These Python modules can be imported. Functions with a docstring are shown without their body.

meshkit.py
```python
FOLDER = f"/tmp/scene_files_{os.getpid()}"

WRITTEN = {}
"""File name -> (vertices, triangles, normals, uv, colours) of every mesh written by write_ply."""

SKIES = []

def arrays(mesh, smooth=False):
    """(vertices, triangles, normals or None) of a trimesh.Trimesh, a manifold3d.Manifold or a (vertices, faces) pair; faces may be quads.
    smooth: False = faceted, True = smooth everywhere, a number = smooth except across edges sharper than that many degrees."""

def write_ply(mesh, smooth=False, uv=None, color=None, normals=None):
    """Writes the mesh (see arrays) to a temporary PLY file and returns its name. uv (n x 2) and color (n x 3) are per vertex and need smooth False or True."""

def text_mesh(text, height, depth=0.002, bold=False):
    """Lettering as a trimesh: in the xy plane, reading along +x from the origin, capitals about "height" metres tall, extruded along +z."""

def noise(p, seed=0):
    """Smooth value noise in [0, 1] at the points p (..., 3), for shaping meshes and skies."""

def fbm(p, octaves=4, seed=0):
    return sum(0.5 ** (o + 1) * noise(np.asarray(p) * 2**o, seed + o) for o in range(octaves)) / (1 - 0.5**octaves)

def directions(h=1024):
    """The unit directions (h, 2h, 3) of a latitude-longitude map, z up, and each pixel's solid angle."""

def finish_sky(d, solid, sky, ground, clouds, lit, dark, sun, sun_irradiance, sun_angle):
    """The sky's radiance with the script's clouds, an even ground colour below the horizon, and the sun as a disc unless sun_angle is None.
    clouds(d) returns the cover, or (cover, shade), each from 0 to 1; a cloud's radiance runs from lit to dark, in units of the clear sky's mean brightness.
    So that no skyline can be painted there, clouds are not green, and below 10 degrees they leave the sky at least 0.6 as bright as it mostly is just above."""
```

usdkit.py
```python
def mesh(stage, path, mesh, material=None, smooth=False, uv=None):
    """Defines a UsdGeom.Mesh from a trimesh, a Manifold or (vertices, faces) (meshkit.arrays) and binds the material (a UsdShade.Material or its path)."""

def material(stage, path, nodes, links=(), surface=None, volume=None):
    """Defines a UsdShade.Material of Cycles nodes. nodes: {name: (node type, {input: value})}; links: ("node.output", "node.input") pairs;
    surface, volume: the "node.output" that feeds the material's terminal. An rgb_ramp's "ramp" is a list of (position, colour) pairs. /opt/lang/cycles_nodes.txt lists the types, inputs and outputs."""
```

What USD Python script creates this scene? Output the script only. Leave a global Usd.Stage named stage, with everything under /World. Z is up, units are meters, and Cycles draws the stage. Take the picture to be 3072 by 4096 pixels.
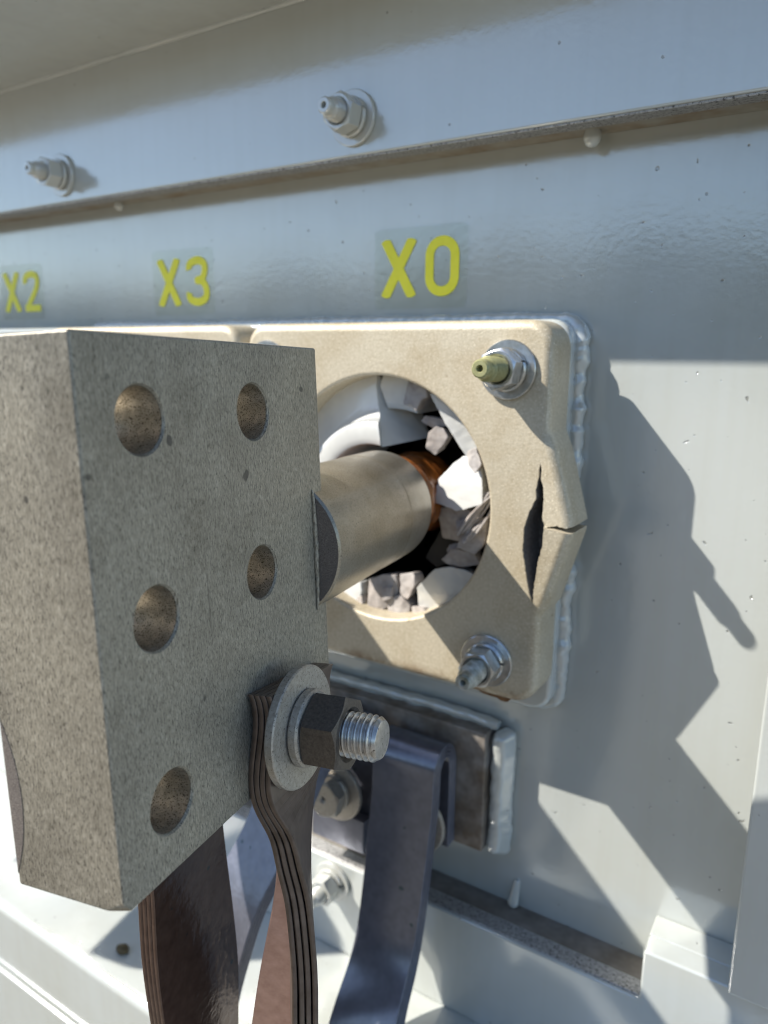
import math, random
import numpy as np, trimesh, manifold3d, usdkit, meshkit
from manifold3d import Manifold, CrossSection
from shapely.geometry import Polygon, LineString, Point, box as sbox
from shapely.ops import unary_union
from pxr import Usd, UsdGeom, UsdLux, UsdShade, Gf, Sdf

random.seed(7); RNG = np.random.default_rng(7)
stage = Usd.Stage.CreateInMemory()
UsdGeom.Xform.Define(stage, '/World'); UsdGeom.Scope.Define(stage, '/World/Looks')
# All lengths below are millimetres: x along the cabinet wall, y into it, z up; the lens stands at the origin, 1.3 m above the ground.
HEIGHT = 1300.0
# ------------------------------------------------------------------ camera
CB = np.array([[0.8427049536, 0.5383253748, 0.0073588076], [0.1199313690, -0.1743827335, -0.9773469849], [-0.5248474330, 0.8244976975, -0.2115152933]])
cam = UsdGeom.Camera.Define(stage, '/World/camera')
cam.CreateHorizontalApertureAttr(36.0); cam.CreateFocalLengthAttr(34.669)
cam.CreateFStopAttr(17.0); cam.CreateFocusDistanceAttr(0.212)
cam.CreateClippingRangeAttr((0.02, 2000.0))
cam.AddTransformOp().Set(Gf.Matrix4d(*CB[0], 0, *(-CB[1]), 0, *(-CB[2]), 0, 0, 0, HEIGHT / 1000, 1))
EXPOSURE = 0.80
cam.CreateExposureAttr(EXPOSURE)
# ------------------------------------------------------------------ sky and sun
SUN = np.array([-1.38, -1.0, 1.62]); SUN /= np.linalg.norm(SUN)
SKY_STRENGTH, SUN_STRENGTH = 0.11, 1.25
dome = UsdLux.DomeLight.Define(stage, '/World/sky')
skym = usdkit.material(stage, '/World/Looks/sky', {
    's': ('sky_texture', {'sky_type': 'single_scattering', 'sun_disc': False, 'sun_elevation': math.asin(SUN[2]), 'sun_rotation': math.atan2(SUN[0], SUN[1]), 'aerosol_density': 0.3, 'ozone_density': 2.0}),
    'b': ('background_shader', {'strength': SKY_STRENGTH})}, [('s.color', 'b.color')], surface='b.background')
UsdShade.MaterialBindingAPI.Apply(dome.GetPrim()).Bind(skym)
dome.GetPrim().SetCustomDataByKey('kind', 'structure'); dome.GetPrim().SetCustomDataByKey('label', 'clear blue sky reflected in the glossy paint'); dome.GetPrim().SetCustomDataByKey('category', 'sky')
sun = UsdLux.DistantLight.Define(stage, '/World/sun')
sun.CreateNormalizeAttr(True); sun.CreateIntensityAttr(SUN_STRENGTH); sun.CreateAngleAttr(0.53); sun.CreateColorAttr((1.0, 0.95, 0.87))
zx = np.cross([0, 0, 1.0], SUN); zx /= np.linalg.norm(zx); zy = np.cross(SUN, zx)
sun.AddTransformOp().Set(Gf.Matrix4d(*zx, 0, *zy, 0, *SUN, 0, 0, 0, 3, 1))

# ------------------------------------------------------------------ scene tree helpers
def unique(parent, name):
    p, k = f'{parent}/{name}', 0
    while stage.GetPrimAtPath(p):
        k += 1; p = f'{parent}/{name}_{k:03d}'
    return p
BASE = {}
def tag(prim, label=None, cat=None, group=None, kind=None):
    for k, v in (('label', label), ('category', cat), ('group', group), ('kind', kind)):
        if v: prim.SetCustomDataByKey(k, v)
def thing(name, base, label, cat, group=None, kind=None):
    base = np.asarray(base, float)
    path = unique('/World', name); x = UsdGeom.Xform.Define(stage, path)
    x.AddTranslateOp().Set(Gf.Vec3d(base[0] / 1000, base[1] / 1000, (base[2] + HEIGHT) / 1000))
    BASE[path] = base; tag(x.GetPrim(), label, cat, group, kind)
    return path
def arr(m):
    if hasattr(m, 'to_mesh'):
        q = m.to_mesh(); return np.asarray(q.vert_properties[:, :3], float), np.asarray(q.tri_verts)
    if isinstance(m, trimesh.Trimesh): return np.array(m.vertices), np.array(m.faces)
    v, f = np.asarray(m[0], float), np.asarray(m[1], int)
    if f.shape[1] == 4: f = np.vstack([f[:, [0, 1, 2]], f[:, [0, 2, 3]]])
    return v, f
def add(parent, name, m, mat, smooth=32, label=None):
    """one part: a mesh given in the scene's millimetres"""
    v, f = arr(m); root = '/'.join(parent.split('/')[:3])
    path = unique(parent, name)
    g = usdkit.mesh(stage, path, ((v - BASE[root]) / 1000, f), mat, smooth=smooth)
    if label: tag(g.GetPrim(), label)
    return path
def single(name, m, mat, label, cat, group=None, kind=None, smooth=32):
    v, f = arr(m); v = v / 1000 + [0, 0, HEIGHT / 1000]
    path = unique('/World', name); g = usdkit.mesh(stage, path, (v, f), mat, smooth=smooth)
    tag(g.GetPrim(), label, cat, group, kind); return path

# ------------------------------------------------------------------ shape helpers
def cat(*ms):
    vs, fs, n = [], [], 0
    for m in ms:
        v, f = arr(m); vs.append(v); fs.append(f + n); n += len(v)
    return np.vstack(vs), np.vstack(fs)
def rbox(x0, x1, y0, y1, z0, z1, r=1.0):
    s = Manifold.sphere(r, 12)
    return Manifold.batch_hull([s.translate((x, y, z)) for x in (x0 + r, x1 - r) for y in (y0 + r, y1 - r) for z in (z0 + r, z1 - r)])
def man(m):
    v, f = arr(m)
    return Manifold(manifold3d.Mesh(np.asarray(v, np.float32), np.asarray(f, np.uint32)))
def frame(origin, axis, twist=0.0):
    """a transform that takes +z to the axis"""
    a = np.asarray(axis, float); a = a / np.linalg.norm(a)
    h = np.array([0, 0, 1.0]) if abs(a[2]) < .9 else np.array([1.0, 0, 0])
    x = np.cross(h, a); x /= np.linalg.norm(x); y = np.cross(a, x)
    c, s = math.cos(twist), math.sin(twist)
    x, y = c * x + s * y, c * y - s * x
    M = np.eye(4); M[:3, 0], M[:3, 1], M[:3, 2], M[:3, 3] = x, y, a, origin
    return M
def put(m, M):
    v, f = arr(m); return v @ M[:3, :3].T + M[:3, 3], f
def lathe(profile, n=64, a0=0.0, a1=2 * math.pi, closed=None):
    """profile of (r, z) around +z; a full turn wraps round"""
    full = abs(a1 - a0 - 2 * math.pi) < 1e-6
    th = np.linspace(a0, a1, n, endpoint=not full); P = np.asarray(profile, float); k = len(P)
    v = np.stack([P[None, :, 0] * np.cos(th)[:, None], P[None, :, 0] * np.sin(th)[:, None], np.broadcast_to(P[None, :, 1], (n, k))], -1).reshape(-1, 3)
    f = []
    for i in range(n if full else n - 1):
        j = (i + 1) % n
        for q in range(k - 1):
            f.append((i * k + q, j * k + q, j * k + q + 1, i * k + q + 1))
    return v, np.array(f)
def washer(ri, ro, h, c=.35, n=72):
    return lathe([(ri, 0), (ro - c, 0), (ro, c), (ro, h - c), (ro - c, h), (ri + c, h), (ri, h - c), (ri, 0)], n)
def lock_washer(ri, ro, h, n=90):
    """split spring washer: a full turn less a slanted gap, its ends a little apart"""
    c = .6; prof = np.array([(ri, 0), (ro - c, 0), (ro, c), (ro, h - c), (ro - c, h), (ri, h), (ri, 0)], float)
    th = np.linspace(.05, 2 * math.pi - .05, n); k = len(prof); v, f = [], []
    for i, t in enumerate(th):
        lift = (i / (n - 1) - .5) * .5
        for r, z in prof:
            tt = t + (z / h - .5) * .18
            v.append((r * math.cos(tt), r * math.sin(tt), z + lift))
    for i in range(n - 1):
        for q in range(k - 1): f.append((i * k + q, (i + 1) * k + q, (i + 1) * k + q + 1, i * k + q + 1))
    for b, o in ((0, 1), ((n - 1) * k, -1)):
        for q in range(1, k - 2): f.append((b, b + q, b + q + 1, b + q + 1)[::o] if o > 0 else (b + q + 1, b + q + 1, b + q, b))
    v = np.array(v); g = []
    for q in f:
        g.append((q[0], q[1], q[2]))
        if len(set(q)) == 4: g.append((q[0], q[2], q[3]))
    g = [t for t in g if len(set(t)) == 3]
    return v, np.array(g)
def hexnut(af, h, bore, both=True):
    R = af / math.sqrt(3)
    hx = Manifold.cylinder(h, R, R, 6)
    k = math.tan(math.radians(28)); c = (R - af / 2 * .98)
    top = Manifold.cylinder(h + c * k * 0 + .001, R + (h) / k, af / 2 * .97, 72) if h / k < 1e4 else None
    m = hx ^ Manifold.cylinder(h, af / 2 * .97 + h / k, af / 2 * .97, 72)
    if both: m = m ^ Manifold.cylinder(h, af / 2 * .97, af / 2 * .97 + h / k, 72)
    m = m - Manifold.cylinder(h + 2, bore, bore, 48).translate((0, 0, -1))
    ch = Manifold.cylinder(1.2, bore, bore + 1.2, 48).translate((0, 0, h - 1.199))
    return m - ch
def thread(r, pitch, L, depth=None, seg=40, per=10, cham=1.2, dog=None, hole=None):
    """a screw from z=0 to L: helical ridges, a chamfered end, a dog point (r, length) and a centre drilling (r, depth) where asked for"""
    depth = depth or .55 * pitch
    rows = int(L / pitch * per); th = np.linspace(0, 2 * math.pi, seg, endpoint=False)
    zz = np.linspace(0, L, rows); ph = (zz[:, None] / pitch - th[None, :] / (2 * math.pi)) % 1
    w = np.clip(np.abs(ph - .5) * 2 * 1.35 - .18, 0, 1)
    rr = r - depth * w
    rr = np.minimum(rr, (r - depth * 1.15) + (L - zz)[:, None] * (depth * 1.15) / cham)
    V = [np.stack([rr * np.cos(th), rr * np.sin(th), np.repeat(zz[:, None], seg, 1)], -1).reshape(-1, 3)]
    rings = rows
    prof = []
    if dog: prof += [(dog[0] + .25, L + .05), (dog[0], L + .5), (dog[0], L + dog[1] - .7), (dog[0] - .6, L + dog[1])]
    e = prof[-1][1] if prof else L + .12
    if not prof: prof += [(r - depth * 1.3, L + .08)]
    if hole: prof += [(hole[0] + .25, e), (hole[0], e - .3), (hole[0] * .9, e - hole[1]), (.01, e - hole[1] - .6)]
    else: prof += [(r * .5, e + .05), (.01, e + .05)]
    for a, z in prof:
        V.append(np.stack([a * np.cos(th), a * np.sin(th), np.full(seg, z)], -1)); rings += 1
    F = [(i * seg + j, i * seg + (j + 1) % seg, (i + 1) * seg + (j + 1) % seg, (i + 1) * seg + j) for i in range(rings - 1) for j in range(seg)]
    return np.vstack(V), np.array(F)
def resample(ring, step):
    L = LineString(ring); n = max(8, int(L.length / step))
    return np.array([L.interpolate(i / n, normalized=True).coords[0] for i in range(n)])
def filleted(poly, y0, y1, r_out, r_in=None, step=1.5, rows=6):
    """a sheet cut to the polygon in (x, z), front at y0 and back at y1, its front edges rounded"""
    poly = poly.buffer(0); r_in = r_out if r_in is None else r_in
    rings = [(resample(poly.exterior.coords if poly.exterior.is_ccw else poly.exterior.coords[::-1], step), r_out)]
    for h in poly.interiors: rings.append((resample(h.coords[::-1] if h.is_ccw else h.coords, step), r_in))
    V, F, n, caps, backs, idx = [], [], 0, [], [], []
    for P, r in rings:
        d = np.roll(P, -1, 0) - np.roll(P, 1, 0); d /= np.linalg.norm(d, axis=1)[:, None]
        nn = np.stack([-d[:, 1], d[:, 0]], 1); m = len(P)
        lev = [(r * (1 - math.sin(a)), r * (1 - math.cos(a))) for a in np.linspace(0, math.pi / 2, rows)]
        lay = [(y0 + dy, off) for off, dy in [(l[0], l[1]) for l in lev][::-1]]
        lay = [(y0 + r * (1 - math.cos(a)), r * (1 - math.sin(a))) for a in np.linspace(0, math.pi / 2, rows)] + [(y1, 0.0)]
        for y, off in lay:
            Q = P + nn * off
            V.append(np.stack([Q[:, 0], np.full(m, y), Q[:, 1]], 1))
        k = len(lay)
        for a in range(k - 1):
            for j in range(m):
                b = (j + 1) % m
                F.append((n + a * m + j, n + a * m + b, n + (a + 1) * m + b)); F.append((n + a * m + j, n + (a + 1) * m + b, n + (a + 1) * m + j))
        caps.append(P + nn * lay[0][1]); backs.append(P)
        idx.append((n, n + (k - 1) * m, m)); n += k * m
    F = [(a, c, b) for a, b, c in F]
    tri = manifold3d.triangulate([np.asarray(c, float) for c in caps])
    fi = np.concatenate([np.arange(i[0], i[0] + i[2]) for i in idx]); bi = np.concatenate([np.arange(i[1], i[1] + i[2]) for i in idx])
    tri2 = manifold3d.triangulate([np.asarray(c, float) for c in backs])
    F += [tuple(t) for t in fi[np.asarray(tri)]] + [tuple(t[::-1]) for t in bi[np.asarray(tri2)]]
    return np.vstack(V), np.array(F)
def rrect(x0, x1, z0, z1, r): return sbox(x0 + r, z0 + r, x1 - r, z1 - r).buffer(r, quad_segs=10)
def spline(pts, n):
    from scipy.interpolate import CubicSpline
    P = np.asarray(pts, float); s = np.concatenate([[0], np.cumsum(np.linalg.norm(np.diff(P, axis=0), axis=1))])
    return CubicSpline(s / s[-1], P)(np.linspace(0, 1, n))
def tube(path, r, seg=12, lump=0.0, freq=.2, seed=0):
    P = np.asarray(path, float); n = len(P)
    T = np.gradient(P, axis=0); T /= np.linalg.norm(T, axis=1)[:, None]
    up = np.array([0, 1.0, 0.13]); V = []
    th = np.linspace(0, 2 * math.pi, seg, endpoint=False)
    rr = np.broadcast_to(np.asarray(r, float), (n,))
    for i in range(n):
        a = np.cross(T[i], up); a /= np.linalg.norm(a); b = np.cross(T[i], a)
        V.append(P[i] + rr[i] * (np.cos(th)[:, None] * a + np.sin(th)[:, None] * b))
    V = np.array(V)
    if lump:
        q = meshkit.fbm(V * freq, 3, seed) - .5
        c = P[:, None, :]; V = c + (V - c) * (1 + lump * q[..., None])
    V = V.reshape(-1, 3)
    F = [(i * seg + j, i * seg + (j + 1) % seg, (i + 1) * seg + (j + 1) % seg, (i + 1) * seg + j) for i in range(n - 1) for j in range(seg)]
    F = [t for q in F for t in ((q[0], q[1], q[2]), (q[0], q[2], q[3]))]
    for b, o in ((0, 1), ((n - 1) * seg, -1)):
        F += [((b, b + j + 1, b + j) if o > 0 else (b, b + j, b + j + 1)) for j in range(1, seg - 1)]
    return V, np.array(F)
def ribbon(N, Fr, offs, th, n=120):
    """a flat strip between two edge curves: shifted along its own normal by offs (a number or one per row), th thick"""
    A, B = spline(N, n), spline(Fr, n); C = (A + B) / 2
    T = np.gradient(C, axis=0); W = B - A
    nn = np.cross(W, T); nn /= np.linalg.norm(nn, axis=1)[:, None]
    o = np.broadcast_to(np.asarray(offs, float), (n,))[:, None]
    w = W / np.linalg.norm(W, axis=1)[:, None]; e = .35
    q = [A + nn * (o + e) , A + w * e + nn * o, B - w * e + nn * o, B + nn * (o + e), B + nn * (o + th - e), B - w * e + nn * (o + th), A + w * e + nn * (o + th), A + nn * (o + th - e)]
    V = np.stack(q, 1).reshape(-1, 3); k = 8
    F = [(i * k + j, (i + 1) * k + j, (i + 1) * k + (j + 1) % k, i * k + (j + 1) % k) for i in range(n - 1) for j in range(k)]
    F = [t for q in F for t in ((q[0], q[1], q[2]), (q[0], q[2], q[3]))]
    for b, s in ((0, 1), ((n - 1) * k, -1)): F += [((b, b + j, b + j + 1) if s > 0 else (b, b + j + 1, b + j)) for j in range(1, k - 1)]
    return V, np.array(F)

# ------------------------------------------------------------------ materials
def mat(name, nodes, links, surface='p.BSDF'): return usdkit.material(stage, '/World/Looks/' + name, nodes, links, surface=surface)
def paint(name, col=(.47, .495, .475), rough=.15, peel=.10, pits=True, spec=.6):
    c = np.array(col)
    nodes = {'g': ('geometry', {}),
        'n1': ('noise_texture', {'scale': 480.0, 'detail': 2.0, 'roughness': .5}), 'b1': ('bump', {'strength': peel, 'distance': .0004}),
        'n2': ('noise_texture', {'scale': 9.0, 'detail': 4.0, 'roughness': .6}),
        'r2': ('rgb_ramp', {'ramp': [(.30, tuple(c * .93 * [1, .985, .95])), (.6, tuple(c)), (.8, tuple(c * 1.03))]}),
        'v': ('noise_texture', {'scale': 95.0, 'detail': 1.0}), 'vr': ('map_range', {'range_type': 'smoothstep', 'from_min': .70, 'from_max': .78, 'to_min': 0.0, 'to_max': 1.0, 'clamp': True}),
        'v3': ('noise_texture', {'scale': 420.0, 'detail': 0.0}), 'v3r': ('map_range', {'range_type': 'smoothstep', 'from_min': .845, 'from_max': .90, 'to_min': 0.0, 'to_max': 1.0, 'clamp': True}),
        'mul': ('math', {'math_type': 'multiply', 'value2': .75}),
        'dirt': ('mix', {'mix_type': 'mix', 'color2': tuple(c * [.38, .36, .32])}),
        'b2': ('bump', {'strength': .5, 'distance': .0005, 'invert': True}),
        'ms': ('mapping', {'scale': (1, 1, .05)}), 'st': ('noise_texture', {'scale': 130.0, 'detail': 4.0, 'roughness': .6}), 'str': ('rgb_ramp', {'ramp': [(.34, (.975, .97, .955)), (.56, (1, 1, 1))]}), 'stm': ('mix', {'mix_type': 'multiply', 'fac': 1.0}),
        'n4': ('noise_texture', {'scale': 40.0, 'detail': 3.0}), 'rr': ('map_range', {'from_min': .3, 'from_max': .7, 'to_min': rough * .8, 'to_max': rough * 1.5, 'clamp': True}),
        'p': ('principled_bsdf', {'specular_ior_level': spec, 'ior': 1.6, 'coat_weight': 1.0, 'coat_roughness': .13, 'coat_ior': 2.0})}
    links = [('g.position', a + '.vector') for a in ('n1', 'n2', 'v', 'v3', 'n4')] + [('n2.fac', 'r2.fac'), ('v3.fac', 'v3r.value'), ('v3r.result', 'mul.value1'), ('g.position', 'ms.vector'), ('ms.vector', 'st.vector'), ('st.fac', 'str.fac'), ('r2.color', 'stm.color1'), ('str.color', 'stm.color2'), ('stm.color', 'dirt.color1'), ('mul.value', 'dirt.fac'), ('dirt.color', 'p.base_color'),
        ('n1.fac', 'b1.height'), ('v3r.result', 'b2.height'), ('b1.normal', 'b2.normal'), ('b2.normal', 'p.normal'), ('b2.normal', 'p.coat_normal'), ('n4.fac', 'rr.value'), ('rr.result', 'p.roughness')]
    return mat(name, nodes, links)
def metal(name, lo, hi, rough=.4, metallic=.7, scale=1500.0, speck=None, speck_scale=2600.0, speck_at=(.56, .66), bump=.25, bump_scale=None, stretch=(1, 1, 1), big=None, spec=.5, coat=0.0, dist=.0002):
    nodes = {'g': ('geometry', {}), 'm': ('mapping', {'scale': stretch}),
        'n': ('noise_texture', {'scale': scale, 'detail': 4.0, 'roughness': .65}), 'r': ('rgb_ramp', {'ramp': [(.3, lo), (.7, hi)]}),
        'nb': ('noise_texture', {'scale': bump_scale or scale, 'detail': 3.0}), 'b': ('bump', {'strength': bump, 'distance': dist}),
        'nl': ('noise_texture', {'scale': 55.0, 'detail': 5.0, 'roughness': .6}), 'lr': ('rgb_ramp', {'ramp': [(.35, big or (1, 1, 1)), (.62, (1, 1, 1))]}),
        'mu': ('mix', {'mix_type': 'multiply', 'fac': 1.0}),
        'p': ('principled_bsdf', {'metallic': metallic, 'roughness': rough, 'specular_ior_level': spec, 'coat_weight': coat, 'coat_roughness': .15})}
    links = [('g.position', 'm.vector'), ('m.vector', 'n.vector'), ('m.vector', 'nb.vector'), ('g.position', 'nl.vector'), ('n.fac', 'r.fac'), ('nl.fac', 'lr.fac'), ('r.color', 'mu.color1'), ('lr.color', 'mu.color2'),
        ('nb.fac', 'b.height'), ('b.normal', 'p.normal')]
    out = 'mu.color'
    if speck:
        nodes.update({'s': ('noise_texture', {'scale': speck_scale, 'detail': 2.0, 'roughness': .6}), 'sr': ('map_range', {'range_type': 'smoothstep', 'from_min': speck_at[0], 'from_max': speck_at[1], 'to_min': 0.0, 'to_max': .85, 'clamp': True}),
            'sm': ('mix', {'mix_type': 'mix', 'color2': speck})})
        links += [('m.vector', 's.vector'), ('s.fac', 'sr.value'), ('sr.result', 'sm.fac'), (out, 'sm.color1')]; out = 'sm.color'
    links.append((out, 'p.base_color'))
    return mat(name, nodes, links)
PAINT = paint('cabinet_paint')
PAINT_WELD = paint('weld_paint', rough=.2, peel=.25)
PAINT_BOLT = paint('bolt_paint', col=(.50, .51, .48), rough=.25, peel=.2)
GASKET = metal('gasket_strip', (.29, .27, .225), (.38, .36, .31), rough=.5, metallic=0, scale=120.0, bump=.1, big=(.74, .60, .46))
GASKET2 = metal('lower_gasket_strip', (.15, .135, .115), (.23, .21, .185), rough=.65, metallic=0, scale=140.0, bump=.2, big=(.7, .66, .6))
RAW = metal('raw_steel_edge', (.20, .20, .195), (.5, .49, .48), rough=.45, metallic=.5, scale=700.0, speck=(.05, .045, .04), speck_scale=900.0, bump=.5)
TIN = mat('tinned_bronze', {'g': ('geometry', {}), 'm': ('mapping', {'rotation': (.5, 0, 0), 'scale': (1, 1.3, .3)}),
    'n': ('noise_texture', {'scale': 1900.0, 'detail': 5.0, 'roughness': .75}), 'r': ('rgb_ramp', {'ramp': [(.30, (.145, .130, .101)), (.5, (.275, .250, .200)), (.70, (.43, .398, .332))]}),
    's': ('noise_texture', {'scale': 2900.0, 'detail': 2.0, 'roughness': .6}), 'sr': ('map_range', {'range_type': 'smoothstep', 'from_min': .55, 'from_max': .66, 'to_min': 0.0, 'to_max': .85, 'clamp': True}), 'sm': ('mix', {'mix_type': 'mix', 'color2': (.06, .052, .04)}),
    'nl': ('noise_texture', {'scale': 20.0, 'detail': 7.0, 'roughness': .7}), 'lr': ('rgb_ramp', {'ramp': [(.30, (.62, .60, .57)), (.5, (.95, .94, .92)), (.70, (1.2, 1.18, 1.13))]}), 'mu': ('mix', {'mix_type': 'multiply', 'fac': 1.0}),
    'm2': ('mapping', {'rotation': (.12, .0, .0), 'scale': (1, 1, .012)}), 'sc': ('noise_texture', {'scale': 260.0, 'detail': 2.0}), 'scr': ('map_range', {'range_type': 'smoothstep', 'from_min': .74, 'from_max': .78, 'to_min': 0.0, 'to_max': .45, 'clamp': True}), 'scm': ('mix', {'mix_type': 'mix', 'color2': (.07, .06, .048)}),
    'd': ('noise_texture', {'scale': 150.0, 'detail': 1.0}), 'dr': ('map_range', {'range_type': 'smoothstep', 'from_min': .755, 'from_max': .79, 'to_min': 0.0, 'to_max': .8, 'clamp': True}), 'dm': ('mix', {'mix_type': 'mix', 'color2': (.04, .035, .03)}),
    'rr': ('map_range', {'from_min': .3, 'from_max': .7, 'to_min': .30, 'to_max': .50, 'clamp': True}), 'b': ('bump', {'strength': .3, 'distance': .0002}), 'p': ('principled_bsdf', {'metallic': .32})},
    [('g.position', 'm.vector'), ('m.vector', 'n.vector'), ('m.vector', 's.vector'), ('g.position', 'nl.vector'), ('g.position', 'm2.vector'), ('m2.vector', 'sc.vector'), ('g.position', 'd.vector'), ('n.fac', 'r.fac'), ('nl.fac', 'lr.fac'), ('s.fac', 'sr.value'), ('sr.result', 'sm.fac'), ('r.color', 'sm.color1'),
     ('sm.color', 'mu.color1'), ('lr.color', 'mu.color2'), ('sc.fac', 'scr.value'), ('scr.result', 'scm.fac'), ('mu.color', 'scm.color1'), ('d.fac', 'dr.value'), ('dr.result', 'dm.fac'), ('scm.color', 'dm.color1'), ('dm.color', 'p.base_color'), ('nl.fac', 'rr.value'), ('rr.result', 'p.roughness'), ('n.fac', 'b.height'), ('b.normal', 'p.normal')])
TUBE = metal('machined_stud', (.33, .295, .235), (.44, .40, .33), rough=.33, metallic=.75, scale=1500.0, speck=(.09, .07, .05), speck_scale=2600.0, speck_at=(.59, .67), bump=.15, stretch=(1, 1, 1), big=(.8, .78, .72))
CUT_SHADE = metal('cut_face_and_shade', (.10, .083, .072), (.32, .28, .25), rough=.5, metallic=.5, scale=3200.0, bump=.5)  # cut face of the stud; the block edge patch uses it as painted shade
BORE = metal('bore_bronze', (.36, .325, .265), (.66, .60, .50), rough=.46, metallic=.85, scale=500.0, speck=(.06, .045, .03), speck_scale=2500.0, speck_at=(.56, .63), bump=.4)
CAST = mat('cast_aluminium', {'g': ('geometry', {}), 'n': ('noise_texture', {'scale': 700.0, 'detail': 4.0, 'roughness': .65}), 'r': ('rgb_ramp', {'ramp': [(.3, (.42, .365, .265)), (.7, (.55, .488, .37))]}),
    'nl': ('noise_texture', {'scale': 38.0, 'detail': 6.0, 'roughness': .65}), 'lr': ('rgb_ramp', {'ramp': [(.3, (.84, .79, .71)), (.55, (1, 1, 1)), (.75, (1.04, 1.04, 1.05))]}), 'mu': ('mix', {'mix_type': 'multiply', 'fac': 1.0}),
    's': ('noise_texture', {'scale': 1500.0, 'detail': 2.0}), 'sr': ('map_range', {'range_type': 'smoothstep', 'from_min': .60, 'from_max': .70, 'to_min': 0.0, 'to_max': .8, 'clamp': True}), 'sm': ('mix', {'mix_type': 'mix', 'color2': (.74, .67, .51)}),
    'd': ('noise_texture', {'scale': 120.0, 'detail': 2.0}), 'dr': ('map_range', {'range_type': 'smoothstep', 'from_min': .73, 'from_max': .80, 'to_min': 0.0, 'to_max': .75, 'clamp': True}), 'dm': ('mix', {'mix_type': 'mix', 'color2': (.15, .085, .035)}),
    'x': ('separate_xyz', {}), 'zr': ('map_range', {'range_type': 'smoothstep', 'from_min': 1.1605, 'from_max': 1.1515, 'to_min': 0.0, 'to_max': 1.0, 'clamp': True}), 'rn': ('noise_texture', {'scale': 60.0, 'detail': 5.0, 'roughness': .7}),
    'rnr': ('map_range', {'from_min': .40, 'from_max': .60, 'to_min': 0.0, 'to_max': 1.0, 'clamp': True}), 'rx': ('math', {'math_type': 'multiply'}), 'rm': ('mix', {'mix_type': 'mix', 'color2': (.16, .085, .03)}),
    'nb': ('noise_texture', {'scale': 1100.0, 'detail': 3.0}), 'b': ('bump', {'strength': .6, 'distance': .0002}), 'p': ('principled_bsdf', {'metallic': .2, 'roughness': .5})},
    [('g.position', k + '.vector') for k in ('n', 'nl', 's', 'd', 'x', 'rn', 'nb')] + [('n.fac', 'r.fac'), ('nl.fac', 'lr.fac'), ('r.color', 'mu.color1'), ('lr.color', 'mu.color2'), ('s.fac', 'sr.value'), ('sr.result', 'sm.fac'), ('mu.color', 'sm.color1'), ('d.fac', 'dr.value'), ('dr.result', 'dm.fac'), ('sm.color', 'dm.color1'),
     ('x.z', 'zr.value'), ('rn.fac', 'rnr.value'), ('zr.result', 'rx.value1'), ('rnr.result', 'rx.value2'), ('rx.value', 'rm.fac'), ('dm.color', 'rm.color1'), ('rm.color', 'p.base_color'), ('nb.fac', 'b.height'), ('b.normal', 'p.normal')])
CRACK = metal('cast_fracture', (.07, .068, .066), (.19, .18, .175), rough=.7, metallic=.2, scale=900.0, bump=.8)
ZINC = metal('zinc_plate', (.52, .54, .56), (.75, .77, .78), rough=.25, metallic=.9, scale=400.0, bump=.15, big=(.75, .72, .66))
OLIVE = metal('olive_stud', (.26, .25, .11), (.36, .35, .18), rough=.4, metallic=.25, scale=600.0, bump=.2)
WORN = metal('worn_stud', (.16, .17, .12), (.60, .61, .58), rough=.4, metallic=.4, scale=260.0, bump=.3)
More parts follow.
